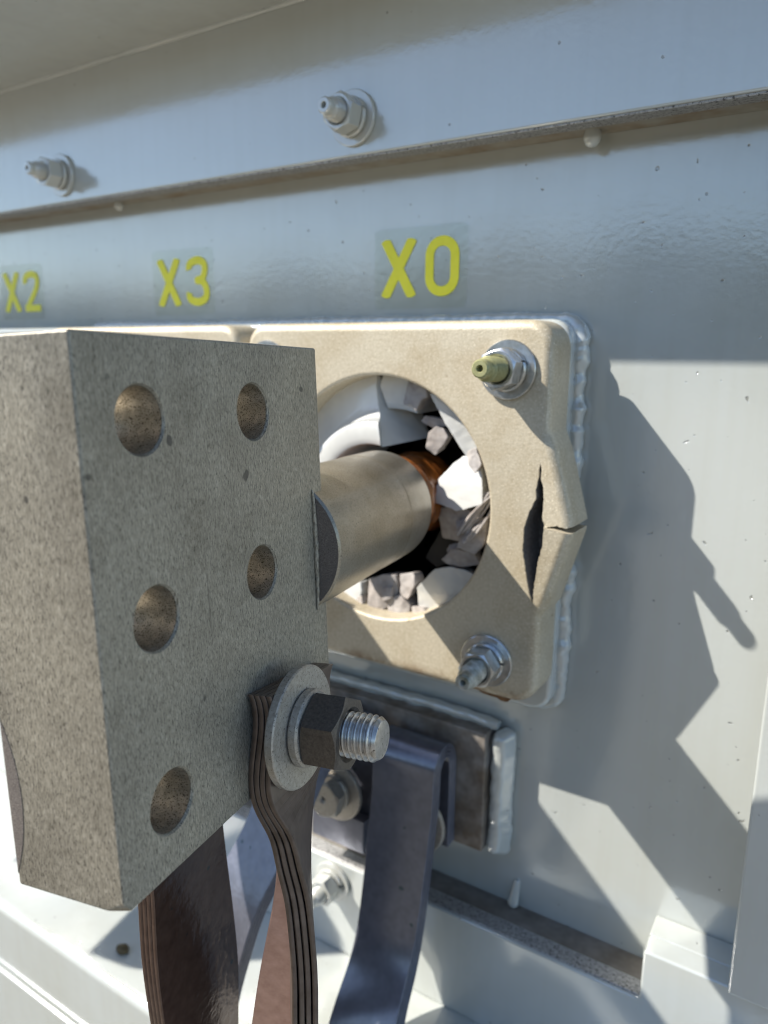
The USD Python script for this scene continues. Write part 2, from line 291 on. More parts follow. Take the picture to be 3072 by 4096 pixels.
GALV = metal('galvanised_steel', (.30, .27, .225), (.45, .41, .35), rough=.42, metallic=.5, scale=800.0, speck=(.10, .09, .08), speck_scale=1800.0, speck_at=(.60, .68), bump=.25)
STEEL = metal('bright_thread', (.40, .385, .36), (.62, .60, .57), rough=.27, metallic=.9, scale=600.0, bump=.1, speck=(.08, .06, .05), speck_scale=800.0, speck_at=(.66, .72))
NUT = metal('bronze_nut', (.075, .062, .052), (.135, .115, .095), rough=.42, metallic=.6, scale=1200.0, bump=.25)
STRAP_BROWN = metal('brown_strap', (.055, .034, .026), (.10, .066, .05), rough=.22, metallic=.35, scale=180.0, bump=.25, bump_scale=330.0, big=(.8, .75, .72), coat=.4, dist=.0004)
STRAP_DARK = metal('dark_strap', (.07, .052, .044), (.15, .115, .10), rough=.42, metallic=.55, scale=700.0, bump=.25)
STRAP_VIOLET = metal('violet_strap', (.115, .105, .15), (.20, .185, .24), rough=.36, metallic=.75, scale=220.0, bump=.12, speck=(.03, .07, .08), speck_scale=210.0, speck_at=(.72, .78))
def tarnish(name, near, far, y0, y1, rough=(.42, .33), peel=.2):
    (a0, a1), (b0, b1) = near, far
    return mat(name, {'g': ('geometry', {}), 'sx': ('separate_xyz', {}), 'my': ('map_range', {'range_type': 'smoothstep', 'from_min': y0, 'from_max': y1, 'to_min': 0.0, 'to_max': 1.0, 'clamp': True}),
        'n': ('noise_texture', {'scale': 210.0, 'detail': 5.0, 'roughness': .65}), 'ra': ('rgb_ramp', {'ramp': [(.3, a0), (.7, a1)]}), 'rb': ('rgb_ramp', {'ramp': [(.3, b0), (.7, b1)]}),
        'mx': ('mix', {'mix_type': 'mix'}), 's': ('noise_texture', {'scale': 190.0, 'detail': 1.0}), 'sr': ('map_range', {'range_type': 'smoothstep', 'from_min': .74, 'from_max': .79, 'to_min': 0.0, 'to_max': .8, 'clamp': True}),
        'sm': ('mix', {'mix_type': 'mix', 'color2': (.02, .05, .055)}), 'nb': ('noise_texture', {'scale': 330.0, 'detail': 2.0}), 'b': ('bump', {'strength': peel, 'distance': .0004}),
        'rr': ('map_range', {'from_min': 0.0, 'from_max': 1.0, 'to_min': rough[0], 'to_max': rough[1]}), 'p': ('principled_bsdf', {'metallic': .55, 'coat_weight': .3, 'coat_roughness': .18})},
        [('g.position', 'sx.vector'), ('sx.y', 'my.value'), ('g.position', 'n.vector'), ('g.position', 's.vector'), ('g.position', 'nb.vector'), ('n.fac', 'ra.fac'), ('n.fac', 'rb.fac'), ('my.result', 'mx.fac'), ('ra.color', 'mx.color1'), ('rb.color', 'mx.color2'),
         ('s.fac', 'sr.value'), ('sr.result', 'sm.fac'), ('mx.color', 'sm.color1'), ('sm.color', 'p.base_color'), ('nb.fac', 'b.height'), ('b.normal', 'p.normal'), ('b.normal', 'p.coat_normal'), ('my.result', 'rr.value'), ('rr.result', 'p.roughness')])
VIO = ((.108, .112, .138), (.15, .155, .188))
STRAP = tarnish('strap_tarnished_violet', ((.08, .056, .042), (.15, .112, .09)), VIO, .200, .225, rough=(.42, .24), peel=.06)
STRAP_C = tarnish('strap_glossy_brown', ((.085, .048, .035), (.14, .088, .065)), VIO, .195, .207, rough=(.16, .33), peel=.45)
COPPER = metal('reddish_copper', (.44, .28, .24), (.60, .40, .35), rough=.3, metallic=.85, scale=240.0, bump=.1)
BARE = metal('bare_pad', (.19, .17, .15), (.34, .31, .275), rough=.6, metallic=.2, scale=160.0, bump=.3, big=(.6, .5, .4))
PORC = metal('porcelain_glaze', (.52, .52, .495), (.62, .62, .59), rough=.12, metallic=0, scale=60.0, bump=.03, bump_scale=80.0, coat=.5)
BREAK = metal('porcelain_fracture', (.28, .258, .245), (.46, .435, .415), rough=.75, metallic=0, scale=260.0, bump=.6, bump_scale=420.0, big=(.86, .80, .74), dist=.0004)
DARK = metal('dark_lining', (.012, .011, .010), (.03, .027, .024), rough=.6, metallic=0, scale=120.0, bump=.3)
AMBER = metal('amber_resin', (.06, .018, .005), (.30, .095, .02), rough=.22, metallic=.1, scale=130.0, bump=.4, bump_scale=180.0, coat=.6, dist=.0006)
YELLOW = metal('yellow_lettering', (.90, .84, .03), (.96, .90, .05), rough=.45, metallic=0, scale=200.0, bump=.02)
LUMP = metal('dried_mud', (.06, .045, .02), (.16, .12, .06), rough=.9, metallic=0, scale=500.0, bump=.8)
RUST = metal('rust_stain', (.10, .05, .02), (.24, .12, .05), rough=.8, metallic=0, scale=400.0, bump=.5)
GROUND = metal('gravel_ground', (.10, .09, .068), (.19, .17, .13), rough=.9, metallic=0, scale=60.0, bump=.8, bump_scale=60.0, dist=.02)
LEAVES = metal('distant_leaves', (.012, .018, .007), (.055, .07, .03), rough=.8, metallic=0, scale=2.0, bump=.6, bump_scale=3.0, dist=.3)
FILM = mat('label_film', {'t': ('transparent_bsdf', {'color': (.99, .992, .975)}) , 'gl': ('glossy_bsdf', {'roughness': .2}), 'f': ('fresnel', {'IOR': 1.14}), 'm': ('mix_closure', {})}, [('f.fac', 'm.fac'), ('t.BSDF', 'm.closure1'), ('gl.BSDF', 'm.closure2')], surface='m.closure')

# ------------------------------------------------------------------ the ground far below
g = 40000.0
single('ground', (np.array([[-g, -g, -HEIGHT], [g, -g, -HEIGHT], [g, g, -HEIGHT], [-g, g, -HEIGHT]]), np.array([[0, 1, 2, 3]])), GROUND, 'pale gravelly ground far below the cabinet', 'ground', kind='structure', smooth=False)

# the dark treeline across the yard, seen only as the dark band that the glossy paint mirrors
xs = np.linspace(-60000, 60000, 260); zs = np.linspace(0, 1, 26)
hx, hz = np.meshgrid(xs, zs, indexing='ij')
top = 5200 + 2600 * (meshkit.fbm(np.stack([xs / 5200, xs * 0, xs * 0], 1), 4, 3) - .5)
pz = hz * top[:, None]; bulge = np.sqrt(np.clip(1 - (hz * 2 - 1) ** 2, 0, 1)) * 2200
wob = (meshkit.fbm(np.stack([hx / 1500, hz * 5, hx * 0], -1), 4, 8) - .5) * 2600
front = np.stack([hx, -30000 + bulge + wob, pz - HEIGHT], -1).reshape(-1, 3); back = np.stack([hx, -32500 - bulge * .6 + wob * .4, pz - HEIGHT], -1).reshape(-1, 3)
nz = len(zs); q = np.array([(i * nz + j, (i + 1) * nz + j, (i + 1) * nz + j + 1, i * nz + j + 1) for i in range(len(xs) - 1) for j in range(nz - 1)])
single('distant_treeline', cat((front, q[:, ::-1]), (back, q)), LEAVES, 'dark green treeline far across the yard, mirrored as a dark band in the paint', 'treeline', kind='stuff', smooth=True)
# ------------------------------------------------------------------ the cabinet
WALL, RAIL, HOODZ, XL, XR = 318.0, 293.0, 154.3, -900.0, 75.0
cab = thing('transformer_cabinet', (-300, WALL, -700), 'light grey-green glossy painted steel transformer cabinet with rails, hood and sill behind everything', 'metal cabinet')
# the wall panel, with the opening behind each clamping plate
HC = np.array([-182.5, -66.8]); PITCH = 164.0
panel = sbox(XL, -345, XR, HOODZ + 4).difference(Point(*HC).buffer(64, quad_segs=16)).difference(Point(HC[0] - PITCH, HC[1]).buffer(64, quad_segs=16))
def flat(poly, y0, y1):
    """a plain sheet with sharp edges"""
    return filleted(poly, y0, y1, .3, .3, step=9.0, rows=2)
add(cab, 'back_panel', flat(panel, WALL, WALL + 4), PAINT)
# upper rail: a front plate, a raw lower edge, and the packing strip behind it
add(cab, 'upper_rail', rbox(XL, XR, RAIL, RAIL + 11, 85.5, HOODZ, .9), PAINT)
v, f = arr(rbox(XL, XR, RAIL + 1.2, RAIL + 10, 84.6, 88, .5)); add(cab, 'raw_edge', (v, f), RAW)
add(cab, 'packing_strip', rbox(XL, XR, RAIL + 11.05, WALL - .1, 85.8, HOODZ - 1, .6), GASKET, label='khaki packing strip under the upper rail, rust stained at its left')
for x, z, s in ((-101.5, 83.6, 1), (-386.5, 84.5, .8)):
    m = Manifold.sphere(3.6 * s, 20).scale((1, .9, 1.15)).translate((x, 310.5, z))
    m = Manifold.batch_hull([m, Manifold.sphere(1.4, 12).translate((x, 309, z + 5))]); add(cab, 'paint_drip', m, PAINT_WELD)
# lower rail: the same upside down, with an upstand at its right end
LT, LB = -278.4, -337.0
low = unary_union([sbox(XL, LB, XR, LT - .8), sbox(-51.0, LB, XR, -254.0)])
add(cab, 'lower_rail', filleted(low, RAIL, RAIL + 10.9, 1.2, step=2.5, rows=5), PAINT)
add(cab, 'raw_edge', rbox(XL, -51.4, RAIL + 1.4, RAIL + 10, LT - 3, LT, .5), RAW)
add(cab, 'packing_strip', rbox(XL, -51.2, RAIL + 11.05, WALL - .1, LB + 2, LT - 1.0, .6), GASKET2, label='dirty grey-brown packing strip above the lower rail')
add(cab, 'upstand_filler', rbox(-51.0, XR, RAIL + 10.95, WALL - .05, LB + 2, -253.6, .8), PAINT)
m = Manifold.batch_hull([Manifold.sphere(2.9, 20).translate((-119.6, 314.5, -276)), Manifold.sphere(1.6, 14).translate((-119.0, 317.4, -266))]); add(cab, 'paint_drip', m, PAINT_WELD)
# side flange standing in front of the wall at the right
add(cab, 'side_flange', rbox(-16.6, XR, 287.0, 290.4, -252.3, HOODZ - .5, 1.1), PAINT)
# hood over the opening and the sill ledge below it
HOODY = 220.0
hood = filleted(sbox(0, 0, 1, 1), 0, 1, .1) if False else rbox(XL, XR, HOODY, WALL + 2, HOODZ + .05, HOODZ + 4, 1.2)
add(cab, 'hood', hood, PAINT)
add(cab, 'hood_lip', rbox(XL, XR, HOODY - .2, HOODY + 3.2, HOODZ + 4.1, HOODZ + 60, 1.2), PAINT)
xs = np.linspace(XL, XR, 160)
add(cab, 'weld_bead', tube(np.stack([xs, np.full_like(xs, RAIL - .4), np.full_like(xs, HOODZ - .2)], 1), 1.3, 10, 1.4, .09, 3), PAINT_WELD)
SY = 207.0
a = np.linspace(0, math.pi / 2, 9); R = 5.0
prof = [(WALL, LB - .05), (SY + R, LB - .05)] + [(SY + R - R * math.sin(t), LB - .05 - R + R * math.cos(t)) for t in a[1:]] + [(SY, LB - 120), (SY + 3, LB - 120), (SY + 3, LB - R)] + [(SY + 3 + 2, LB - 3.1), (WALL, LB - 3.1)]
xs = np.linspace(XL, XR + 40, 60); k = len(prof)
V = np.array([(x, y, z) for x in xs for y, z in prof]); F = np.array([(i * k + j, i * k + (j + 1) % k, (i + 1) * k + (j + 1) % k, (i + 1) * k + j) for i in range(len(xs) - 1) for j in range(k)])
add(cab, 'sill_ledge', (V, F), PAINT, smooth=50)
add(cab, 'lower_front', rbox(XL, XR + 40, SY - 3.2, SY - .4, LB - 700, LB - 46, 1.0), PAINT)
# the raised boss that carries the clamping plates, with its weld
BX, BT, BB, BF = -103.2, 14.0, -161.5, 304.0
boss = rrect(XL, BX, BB, BT, 9).difference(Point(*HC).buffer(62, quad_segs=16)).difference(Point(HC[0] - PITCH, HC[1]).buffer(62, quad_segs=16))
add(cab, 'mounting_boss', filleted(boss, BF, WALL - .05, 2.5, 1, step=2.5), PAINT)
ring = np.array(rrect(XL, BX + .5, BB - .5, BT + .5, 9).exterior.coords); ring = resample(ring, 1.0)
ring = np.roll(ring, -int(np.argmin(np.hypot(ring[:, 0] + 420, ring[:, 1] - BT - .5))), 0)
ring = ring[ring[:, 0] > -420]; ring = ring if ring[0, 1] < ring[-1, 1] else ring[::-1]
path = np.stack([ring[:, 0], np.full(len(ring), 314.5), ring[:, 1]], 1); zi = np.arange(len(ring))
side = np.clip((ring[:, 0] + 112) / 8, 0, 1)
rad = 3.2 + side * (1.5 + .45 * np.sin(zi * .45 + 2.4 * np.sin(zi * .083)) + .5 * np.sin(zi * .19 + 1.3 * np.sin(zi * .05)))
rad = rad * .82 + .16 * np.sin(zi * 1.1 + 1.5 * np.sin(zi * .21))
add(cab, 'weld_bead', tube(path, rad, 18, .75, .13, 5), PAINT_WELD)
# the small grounding pad on the wall under the plate, framed by painted weld
pad = add(cab, 'grounding_pad', rbox(-246, -133.6, 303.5, WALL - .05, -246, -181, 1.0), BARE)
bar = Manifold.batch_hull([Manifold.sphere(4.2, 20).translate(p) for p in ((-128.4, 310.2, -185), (-129.0, 310.2, -244), (-126.2, 314, -184), (-126.8, 314, -246))]).refine_to_length(1.6)
v, f = arr(bar); v = v + (meshkit.fbm(v * .16, 3, 6)[:, None] - .5) * 1.6; add(cab, 'weld_bead', (v, f), PAINT_WELD)
add(cab, 'weld_bead', tube(spline([(-250, 313, -178.5), (-200, 313, -179), (-160, 313, -178.5), (-131, 313, -180)], 110), 2.9 + .25 * np.sin(np.arange(110) * .5), 14, .5, .16, 11), PAINT_WELD)

# ------------------------------------------------------------------ clamping plates
def plate_outline(broken):
    x0, x1, z0, z1 = HC[0] - 77.5, HC[0] + 81.0, -148.3, 12.9
    p = rrect(x0, x1, z0, z1, 11)
    if broken: p = unary_union([p, Polygon([(-103, -30), (-99.5, -38), (-91.0, -66), (-90.4, -70.5), (-100.2, -103), (-104, -108)]).buffer(1.2)])
    return p.difference(Point(*HC).buffer(56.7, quad_segs=48))
PF, PB = 280.0, 299.6
pl = man(filleted(plate_outline(True), PF, PB, 4.2, 1.6, step=1.3, rows=7))
def jag(pts, seed, amp=.5):
    L = LineString(pts + pts[:1]); n = int(L.length / 1.2); r = np.random.default_rng(seed)
    return [tuple(np.array(L.interpolate(i / n, normalized=True).coords[0]) + r.normal(0, amp * .6, 2)) for i in range(n)]
crack = Polygon(jag([(-104.6, -42), (-105.0, -49), (-106.0, -54), (-105.6, -57), (-108.6, -64.5), (-110.2, -70), (-110.2, -80), (-108.4, -90), (-106.3, -98.5), (-104.7, -103), (-104.0, -92), (-102.8, -83), (-101.0, -76), (-100.6, -69), (-102.2, -64), (-102.0, -58), (-102.6, -52), (-103.8, -49), (-103.9, -45)], 3, .16)).buffer(0)
if crack.geom_type != 'Polygon': crack = max(crack.geoms, key=lambda q: q.area)
def prism(poly, y0, y1):
    c = CrossSection([np.array(poly.exterior.coords)[:-1]], manifold3d.FillRule.NonZero)
    return Manifold.extrude(c, y1 - y0).transform([[1, 0, 0, 0], [0, 0, 1, y0], [0, 1, 0, 0]]) 
notch = Polygon(jag([(-100.5, -68.4), (-96, -67.2), (-92.5, -67.8), (-86, -66.2), (-86, -69.2), (-92, -69.6), (-96, -68.6)], 5, .18)).buffer(0)
pl = pl - prism(crack, PF - 5, PB + 3) - prism(notch, PF - 5, PB + 3)
X0 = thing('clamping_plate', (HC[0], 290, BB), 'square beige cast plate below X0, its right rim split open and bulging', 'clamping plate')
cz = np.array([-103, -90, -80, -70, -62, -54, -46, -42.0]); cx = np.array([-105.2, -105.4, -105.8, -105.2, -104.8, -104.2, -104.3, -104.4])
def buckle(m):
    """the rim outside the crack is sprung forward, more below the cross crack than above it"""
    v, f = arr(m); v = v.copy(); out = (v[:, 0] > np.interp(v[:, 2], cz, cx)) & (v[:, 2] > -103) & (v[:, 2] < -42)
    lift = np.where(v[:, 2] < -68.4, 3.0 * np.clip((v[:, 2] + 103) / 34, 0, 1), 1.5 * np.clip((-42 - v[:, 2]) / 26, 0, 1))
    v[:, 1] -= np.where(out, lift, 0); return v, f
pl = buckle(pl)
add(X0, 'plate', pl, CAST, smooth=40)
fr = filleted(crack.buffer(.6), PB - 1.6, PB - .2, .3, step=2, rows=2); add(X0, 'crack_floor', fr, CRACK, label='rough grey fracture inside the open crack')
X3 = thing('clamping_plate', (HC[0] - PITCH, 290, BB), 'square beige cast plate seen only as a strip behind the block, below X3', 'clamping plate')
v, f = arr(filleted(plate_outline(False), PF, PB, 4.2, 1.6, step=2.0)); add(X3, 'plate', (v - [PITCH, 0, 0], f), CAST, smooth=40)
ring_ = crack.buffer(.06).difference(crack.buffer(-.14)); ring_ = max(getattr(ring_, 'geoms', [ring_]), key=lambda q: q.area)
add(X0, 'crack_wall', buckle(filleted(ring_, PF + .9, PB - 1.7, .02, step=.7, rows=2)), CRACK, label='dark torn metal lining the crack')
# rust stain under the lower right stud and along the plate's foot
def blot(c, r, seed, sx=1.0, sz=1.0):
    q = np.random.default_rng(seed); a = np.linspace(0, 2 * math.pi, 26, endpoint=False)
    rr = r * (.75 + .5 * meshkit.fbm(np.stack([np.cos(a) * 1.4 + seed, np.sin(a) * 1.4, a * 0], 1), 3, seed)); return Polygon(np.stack([c[0] + sx * rr * np.cos(a), c[1] + sz * rr * np.sin(a)], 1)).buffer(0)
edge = unary_union([blot((-121, -147.6), 5, 1, 2.0, .6), blot((-118, -149), 3.2, 2, 1.0, .8), blot((-135, -147.2), 2.6, 4, 2.5, .5)])
for gm in getattr(edge, 'geoms', [edge]): add(X0, 'rust_stain', filleted(gm, PF + 4.4, PF + 9, .4, step=1.0, rows=3), RUST, label='rust stain along the lower edge of the plate')
# ------------------------------------------------------------------ studs, nuts and washers
def stud_set(name, base, label, cat_, group, axis, mats, size=1.0, length=29.0, dog=(3.5, 5.0), hole=(1.25, 3.5), twist=.2, nut_h=8.4, flange=0.0):
    b = np.asarray(base, float); t = thing(name, b, label, cat_, group)
    M = frame(b, axis, twist); s = size
    add(t, 'flat_washer', put(washer(5.0 * s, 11.8 * s, 2.0 * s), M), mats[1])
    add(t, 'lock_washer', put(tuple(q if i else q + [0, 0, 2.25 * s] for i, q in enumerate(lock_washer(5.0 * s, 8.6 * s, 2.3 * s))), M), mats[1])
    add(t, 'hex_nut', put(hexnut(14.3 * s, nut_h * s, 4.75 * s).translate((0, 0, 5.0 * s)), M), mats[2], smooth=20)
    L = length * s - (dog[1] * s if dog else 0)
    add(t, 'threaded_stud', put(thread(4.85 * s, 1.59 * s, L, depth=1.05 * s, dog=(dog[0] * s, dog[1] * s) if dog else None, hole=hole and (hole[0] * s, hole[1] * s)), M), mats[0], smooth=28)
    return t
OUT = (0, -1, 0)
stud_set('clamp_stud', (-119.7, PF - .02, -6.6), 'olive drilled stud with zinc nut and washers, upper right corner of the plate', 'stud and nut', 'studs holding the clamping plate', (.03, -1, .03), (OLIVE, ZINC, ZINC), twist=.35)
stud_set('clamp_stud', (-124.2, PF - .02, -131.4), 'worn flaking stud with zinc nut above the rust stain at the plate foot', 'stud and nut', 'studs holding the clamping plate', (.06, -1, .0), (WORN, ZINC, ZINC), twist=.1, length=27)
stud_set('clamp_stud', (-245.3, PF - .02, -6.6), 'stud and nut just peeking above the top edge of the block', 'stud and nut', 'studs holding the clamping plate', OUT, (OLIVE, ZINC, ZINC), twist=.5)
PB3 = (PAINT_BOLT,) * 3
for x, z, lab, tw in ((-203.7, 100.7, 'grey painted drilled stud and nut on the upper rail, the nearer and right-hand one', .3), (-413.7, 100.5, 'grey painted stud and nut on the upper rail, far left and smaller', .7),
                      (-218.6, -292.0, 'blurred grey painted nut on the lower rail between the hanging straps', .2), (-428.6, -292.0, 'bright blurred painted nut on the lower rail at the far left edge', .5)):
    stud_set('rail_bolt', (x, RAIL - .02, z), lab, 'bolt', None, OUT, PB3, size=.98, twist=tw, length=23, dog=(3.5, 4.2))
# ------------------------------------------------------------------ labels
def glyph(ch, x, z, w, h, s):
    if ch == 'X': g = unary_union([LineString([(x + s * .55, z), (x + w - s * .55, z + h)]).buffer(s * .56, cap_style=2), LineString([(x + s * .55, z + h), (x + w - s * .55, z)]).buffer(s * .56, cap_style=2)]).intersection(sbox(x, z, x + w, z + h))
    if ch == '0':
        o = rrect(x, x + w, z, z + h, w * .49); g = o.difference(o.buffer(-s))
    if ch == '3':
        r = h * .27; cx = x + w / 2
        pts = [(x + s * .5, z + h * .74), (x + s * .5 + .4, z + h * .84), (cx - w * .12, z + h - s * .5), (cx + w * .14, z + h - s * .5), (x + w - s * .7, z + h * .84), (x + w - s * .7, z + h * .66), (cx + w * .16, z + h * .53), (cx, z + h * .52), (cx + w * .18, z + h * .51), (x + w - s * .5, z + h * .37), (x + w - s * .5, z + h * .17), (cx + w * .15, z + s * .5), (cx - w * .15, z + s * .5), (x + s * .5, z + h * .16), (x + s * .5, z + h * .27)]
        c = np.array(pts); g = LineString(np.vstack([spline(c[:8], 40), spline(c[7:], 40)])).buffer(s * .5, cap_style=2)
    if ch == '2':
        cx = x + w / 2
        pts = [(x + s * .5, z + h * .70), (x + s * .5, z + h * .84), (cx - w * .1, z + h - s * .5), (cx + w * .12, z + h - s * .5), (x + w - s * .55, z + h * .84), (x + w - s * .55, z + h * .66), (cx + w * .1, z + h * .42), (x + s * .7, z + h * .12), (x + s * .5, z + s * .5)]
        g = unary_union([LineString(spline(pts, 60)).buffer(s * .5, cap_style=2), sbox(x, z, x + w, z + s)])
    return g
def marker(text, x0, lab, r):
    t = thing('terminal_label', (x0 + 21, WALL, 25.6), lab, 'label')
    film = rrect(x0 - 3.5, x0 + 47, 20.5, 57.5, 1)
    add(t, 'clear_film', filleted(film, WALL - .34, WALL - .30, .01, step=4, rows=2), FILM)
    for ch, xx, w in ((text[0], x0, 20.5), (text[1], x0 + 25, 17.8)):
        c = glyph(ch, xx, 25.7, w, 27.0, 4.5).simplify(.05)
        add(t, 'letter', filleted(c, WALL - .40, WALL - .36, .01, step=.9, rows=2), YELLOW)
marker('X0', -205.2, 'yellow X0 lettering on clear film on the wall, largest of the three', 0)
marker('X3', -365.2, 'yellow X3 lettering on clear film on the wall, middle of the three', 0)
marker('X2', -526.6, 'yellow X2 lettering on clear film at the left edge, smallest of the three', 0)

# ------------------------------------------------------------------ the terminal: block, stud, bores
Rs = np.array([[0.98335997, -0.17252847, -0.05689547], [0.17387481, 0.98457286, 0.01959182], [0.05263759, -0.0291585, 0.99818789]])
ts = np.array([-130.00327, 106.53130, -14.74086])
SM = np.eye(4); SM[:3, :3] = Rs; SM[:3, 3] = ts
def S(m): return put(m, SM)
def sp(w, u, v): return ts + Rs @ np.array([w, u, v], float)
def cyl(r, p, q, n=48, r2=None):
    p, q = np.array(p, float), np.array(q, float); M = frame(p, q - p)
    return Manifold.cylinder(float(np.linalg.norm(q - p)), r, r if r2 is None else r2, n).transform(M[:3, :4])
HOLES = [(0, 0), (44.45, 0), (44.45, -44.45), (0, -44.45), (0, -88.9), (44.45, -88.9)]
blade = rbox(-31.5, 0, -18, 82, -106.4, 18.2, .7)
for u, v in HOLES: blade = blade - cyl(7.45, (-40, u, v), (10, u, v), 56) - cyl(7.45, (-.55, u, v), (.2, u, v), 56, 8.1)
shade_lens = rbox(-31.62, -20, -18.12, -8, -106, 18, .7) ^ Manifold.sphere(46.7, 96).translate((-73.9, -18, -84))  # dark lens set just proud of the block end, standing in for shade
cn = np.array([-.30, .80, .52]); cn /= np.linalg.norm(cn)
blade = blade.trim_by_plane(tuple(cn), float(cn @ np.array([0, -18, -106.4]) + 1.9))
T = thing('terminal_block', sp(-15, 40, -106), 'grey speckled tinned terminal block with six bolt holes on a thick round stud', 'terminal')
bl = add(T, 'block', S(blade), TIN, smooth=25)
for u, v in HOLES: add(bl, 'bolt_hole', S(put(lathe([(7.42, -30.8), (7.42, -.7)], 48), frame((0, u, v), (1, 0, 0)))), BORE, label='warm bronze bore of a bolt hole')
CR = 23.8; AX = (-15, -45)
M = frame((AX[0], 75.8, AX[1]), (0, 1, 0))
add(T, 'stud', S(put(lathe([(CR - .7, 0), (CR, .7), (CR, 44), (CR - .05, 44.25), (CR, 44.5), (CR, 64), (CR + .18, 64.3), (CR + .18, 87.2), (CR - .6, 88.6), (CR - 3, 88.8), (.1, 88.8)], 128), M)), TUBE, smooth=40)
add(T, 'shoulder_face', S(put(lathe([(.1, 0), (CR - .7, -.02)], 96), M)), CUT_SHADE, label='dark flat shoulder where the stud meets the block')
add(T, 'edge_shade', S(shade_lens), CUT_SHADE, label='dark patch of painted shade on the left edge of the block end')
# weld fillet between the block and the stud
fp = [(.3, 74.9, AX[1] + 19.5), (.5, 75.2, AX[1] + 10), (.5, 75.3, AX[1]), (.5, 75.2, AX[1] - 10), (.3, 74.9, AX[1] - 19.5)]
add(T, 'weld_fillet', S(tube(spline(fp, 60), .25 + .55 * np.sin(np.linspace(0, math.pi, 60)) ** .6, 10, 1.1, .6, 2)), TIN)
zz = np.linspace(88.6, 140, 26)
V, F = lathe([(18.5 + 1.3 * math.sin(z * .9) + (2.0 if 96 < z < 103 else 0), z) for z in zz] + [(.1, 140)], 64)
V = V + (meshkit.fbm(V * .12, 3, 4)[:, None] - .5) * 3.5 * np.array([1, 1, 0])
add(T, 'resin_collar', S(put((V, F), M)), AMBER, smooth=60, label='cracked amber resin behind the stud')

for k, lab in ((3, 'farthest terminal block, past X2 beyond the left edge, seen only by its shadow'), (1, 'terminal block of X3, hidden behind the near block, seen only by its shadows'), (2, 'unseen terminal block of X2, moved off its pitch to throw shade on the sill')):
    b = BASE[T] + [-160 * k + (5, -45, 5)[k - 1], (22, 0, 22)[k - 1], -1]; p = unique('/World', 'terminal_block'); x = UsdGeom.Xform.Define(stage, p)  # the X2 copy is shifted off its pitch so its shadow lands on the sill
    x.GetPrim().GetReferences().AddInternalReference(T); x.GetPrim().SetInstanceable(True)
    x.GetPrim().GetAttribute('xformOp:translate').Set(Gf.Vec3d(b[0] / 1000, b[1] / 1000, (b[2] + HEIGHT) / 1000)); tag(x.GetPrim(), lab, 'terminal')

# ------------------------------------------------------------------ the broken bushing inside the opening
B = thing('broken_bushing', (HC[0], 300, HC[1] - 60), 'glossy white porcelain bushing collar broken off inside the round opening', 'bushing')
MB = frame((HC[0], 0, HC[1]), (0, 1, 0))   # local z is depth; angles run the mirrored way, so sectors are given in x,z
def ring_sector(prof, a0, a1, n, seed, rag=3.0):
    """a sector of a turned porcelain body between two ragged breaks: prof is a closed (r, depth) loop, angles in degrees from +x towards +z"""
    P = np.array(prof, float); k = len(P); rr = np.random.default_rng(seed)
    w0, w1 = rr.normal(0, rag, k), rr.normal(0, rag, k)
    V = []
    for t in np.linspace(0, 1, n):
        ang = np.radians((np.asarray(a0) + w0) * (1 - t) + (a1 + w1) * t)
        V.append(np.stack([HC[0] + P[:, 0] * np.cos(ang), P[:, 1], HC[1] + P[:, 0] * np.sin(ang)], 1))
    V = np.vstack(V); F = [(i * k + j, i * k + (j + 1) % k, (i + 1) * k + (j + 1) % k, (i + 1) * k + j) for i in range(n - 1) for j in range(k)]
    F = [t for q in F for t in ((q[0], q[1], q[2]), (q[0], q[2], q[3]))]
    tri = manifold3d.triangulate([P])
    F += [tuple(t[::-1]) for t in tri] + [tuple(np.array(t) + (n - 1) * k) for t in tri]
    return V, np.array(F)
COL = [(26.5, 320), (25.8, 277), (26.6, 275.2), (29, 274.2), (34.5, 274.6), (36.2, 275.6), (36.9, 277.5), (37.2, 283), (38, 287), (40, 290), (44, 291.6), (52, 292.4), (57.6, 293), (58.6, 295), (58.6, 320)]
add(B, 'collar', ring_sector(COL, [77, 78, 79, 80, 82, 84, 86, 90, 94, 97, 99, 99, 99, 99, 99], 232, 70, 1, .8), PORC, smooth=38)
SHO = [(41, 318), (41, 296), (44, 292.5), (52, 292.4), (57.6, 293), (58.6, 295), (58.6, 318)]
add(B, 'shoulder_piece', ring_sector(SHO, 74, 95, 14, 2, 2.0), PORC, smooth=38, label='separate wedge of shoulder right of the crack')
LIN = lathe([(61.8, 300), (61.8, 420), (.1, 420)], 72); add(B, 'dark_lining', put(LIN, MB), DARK)
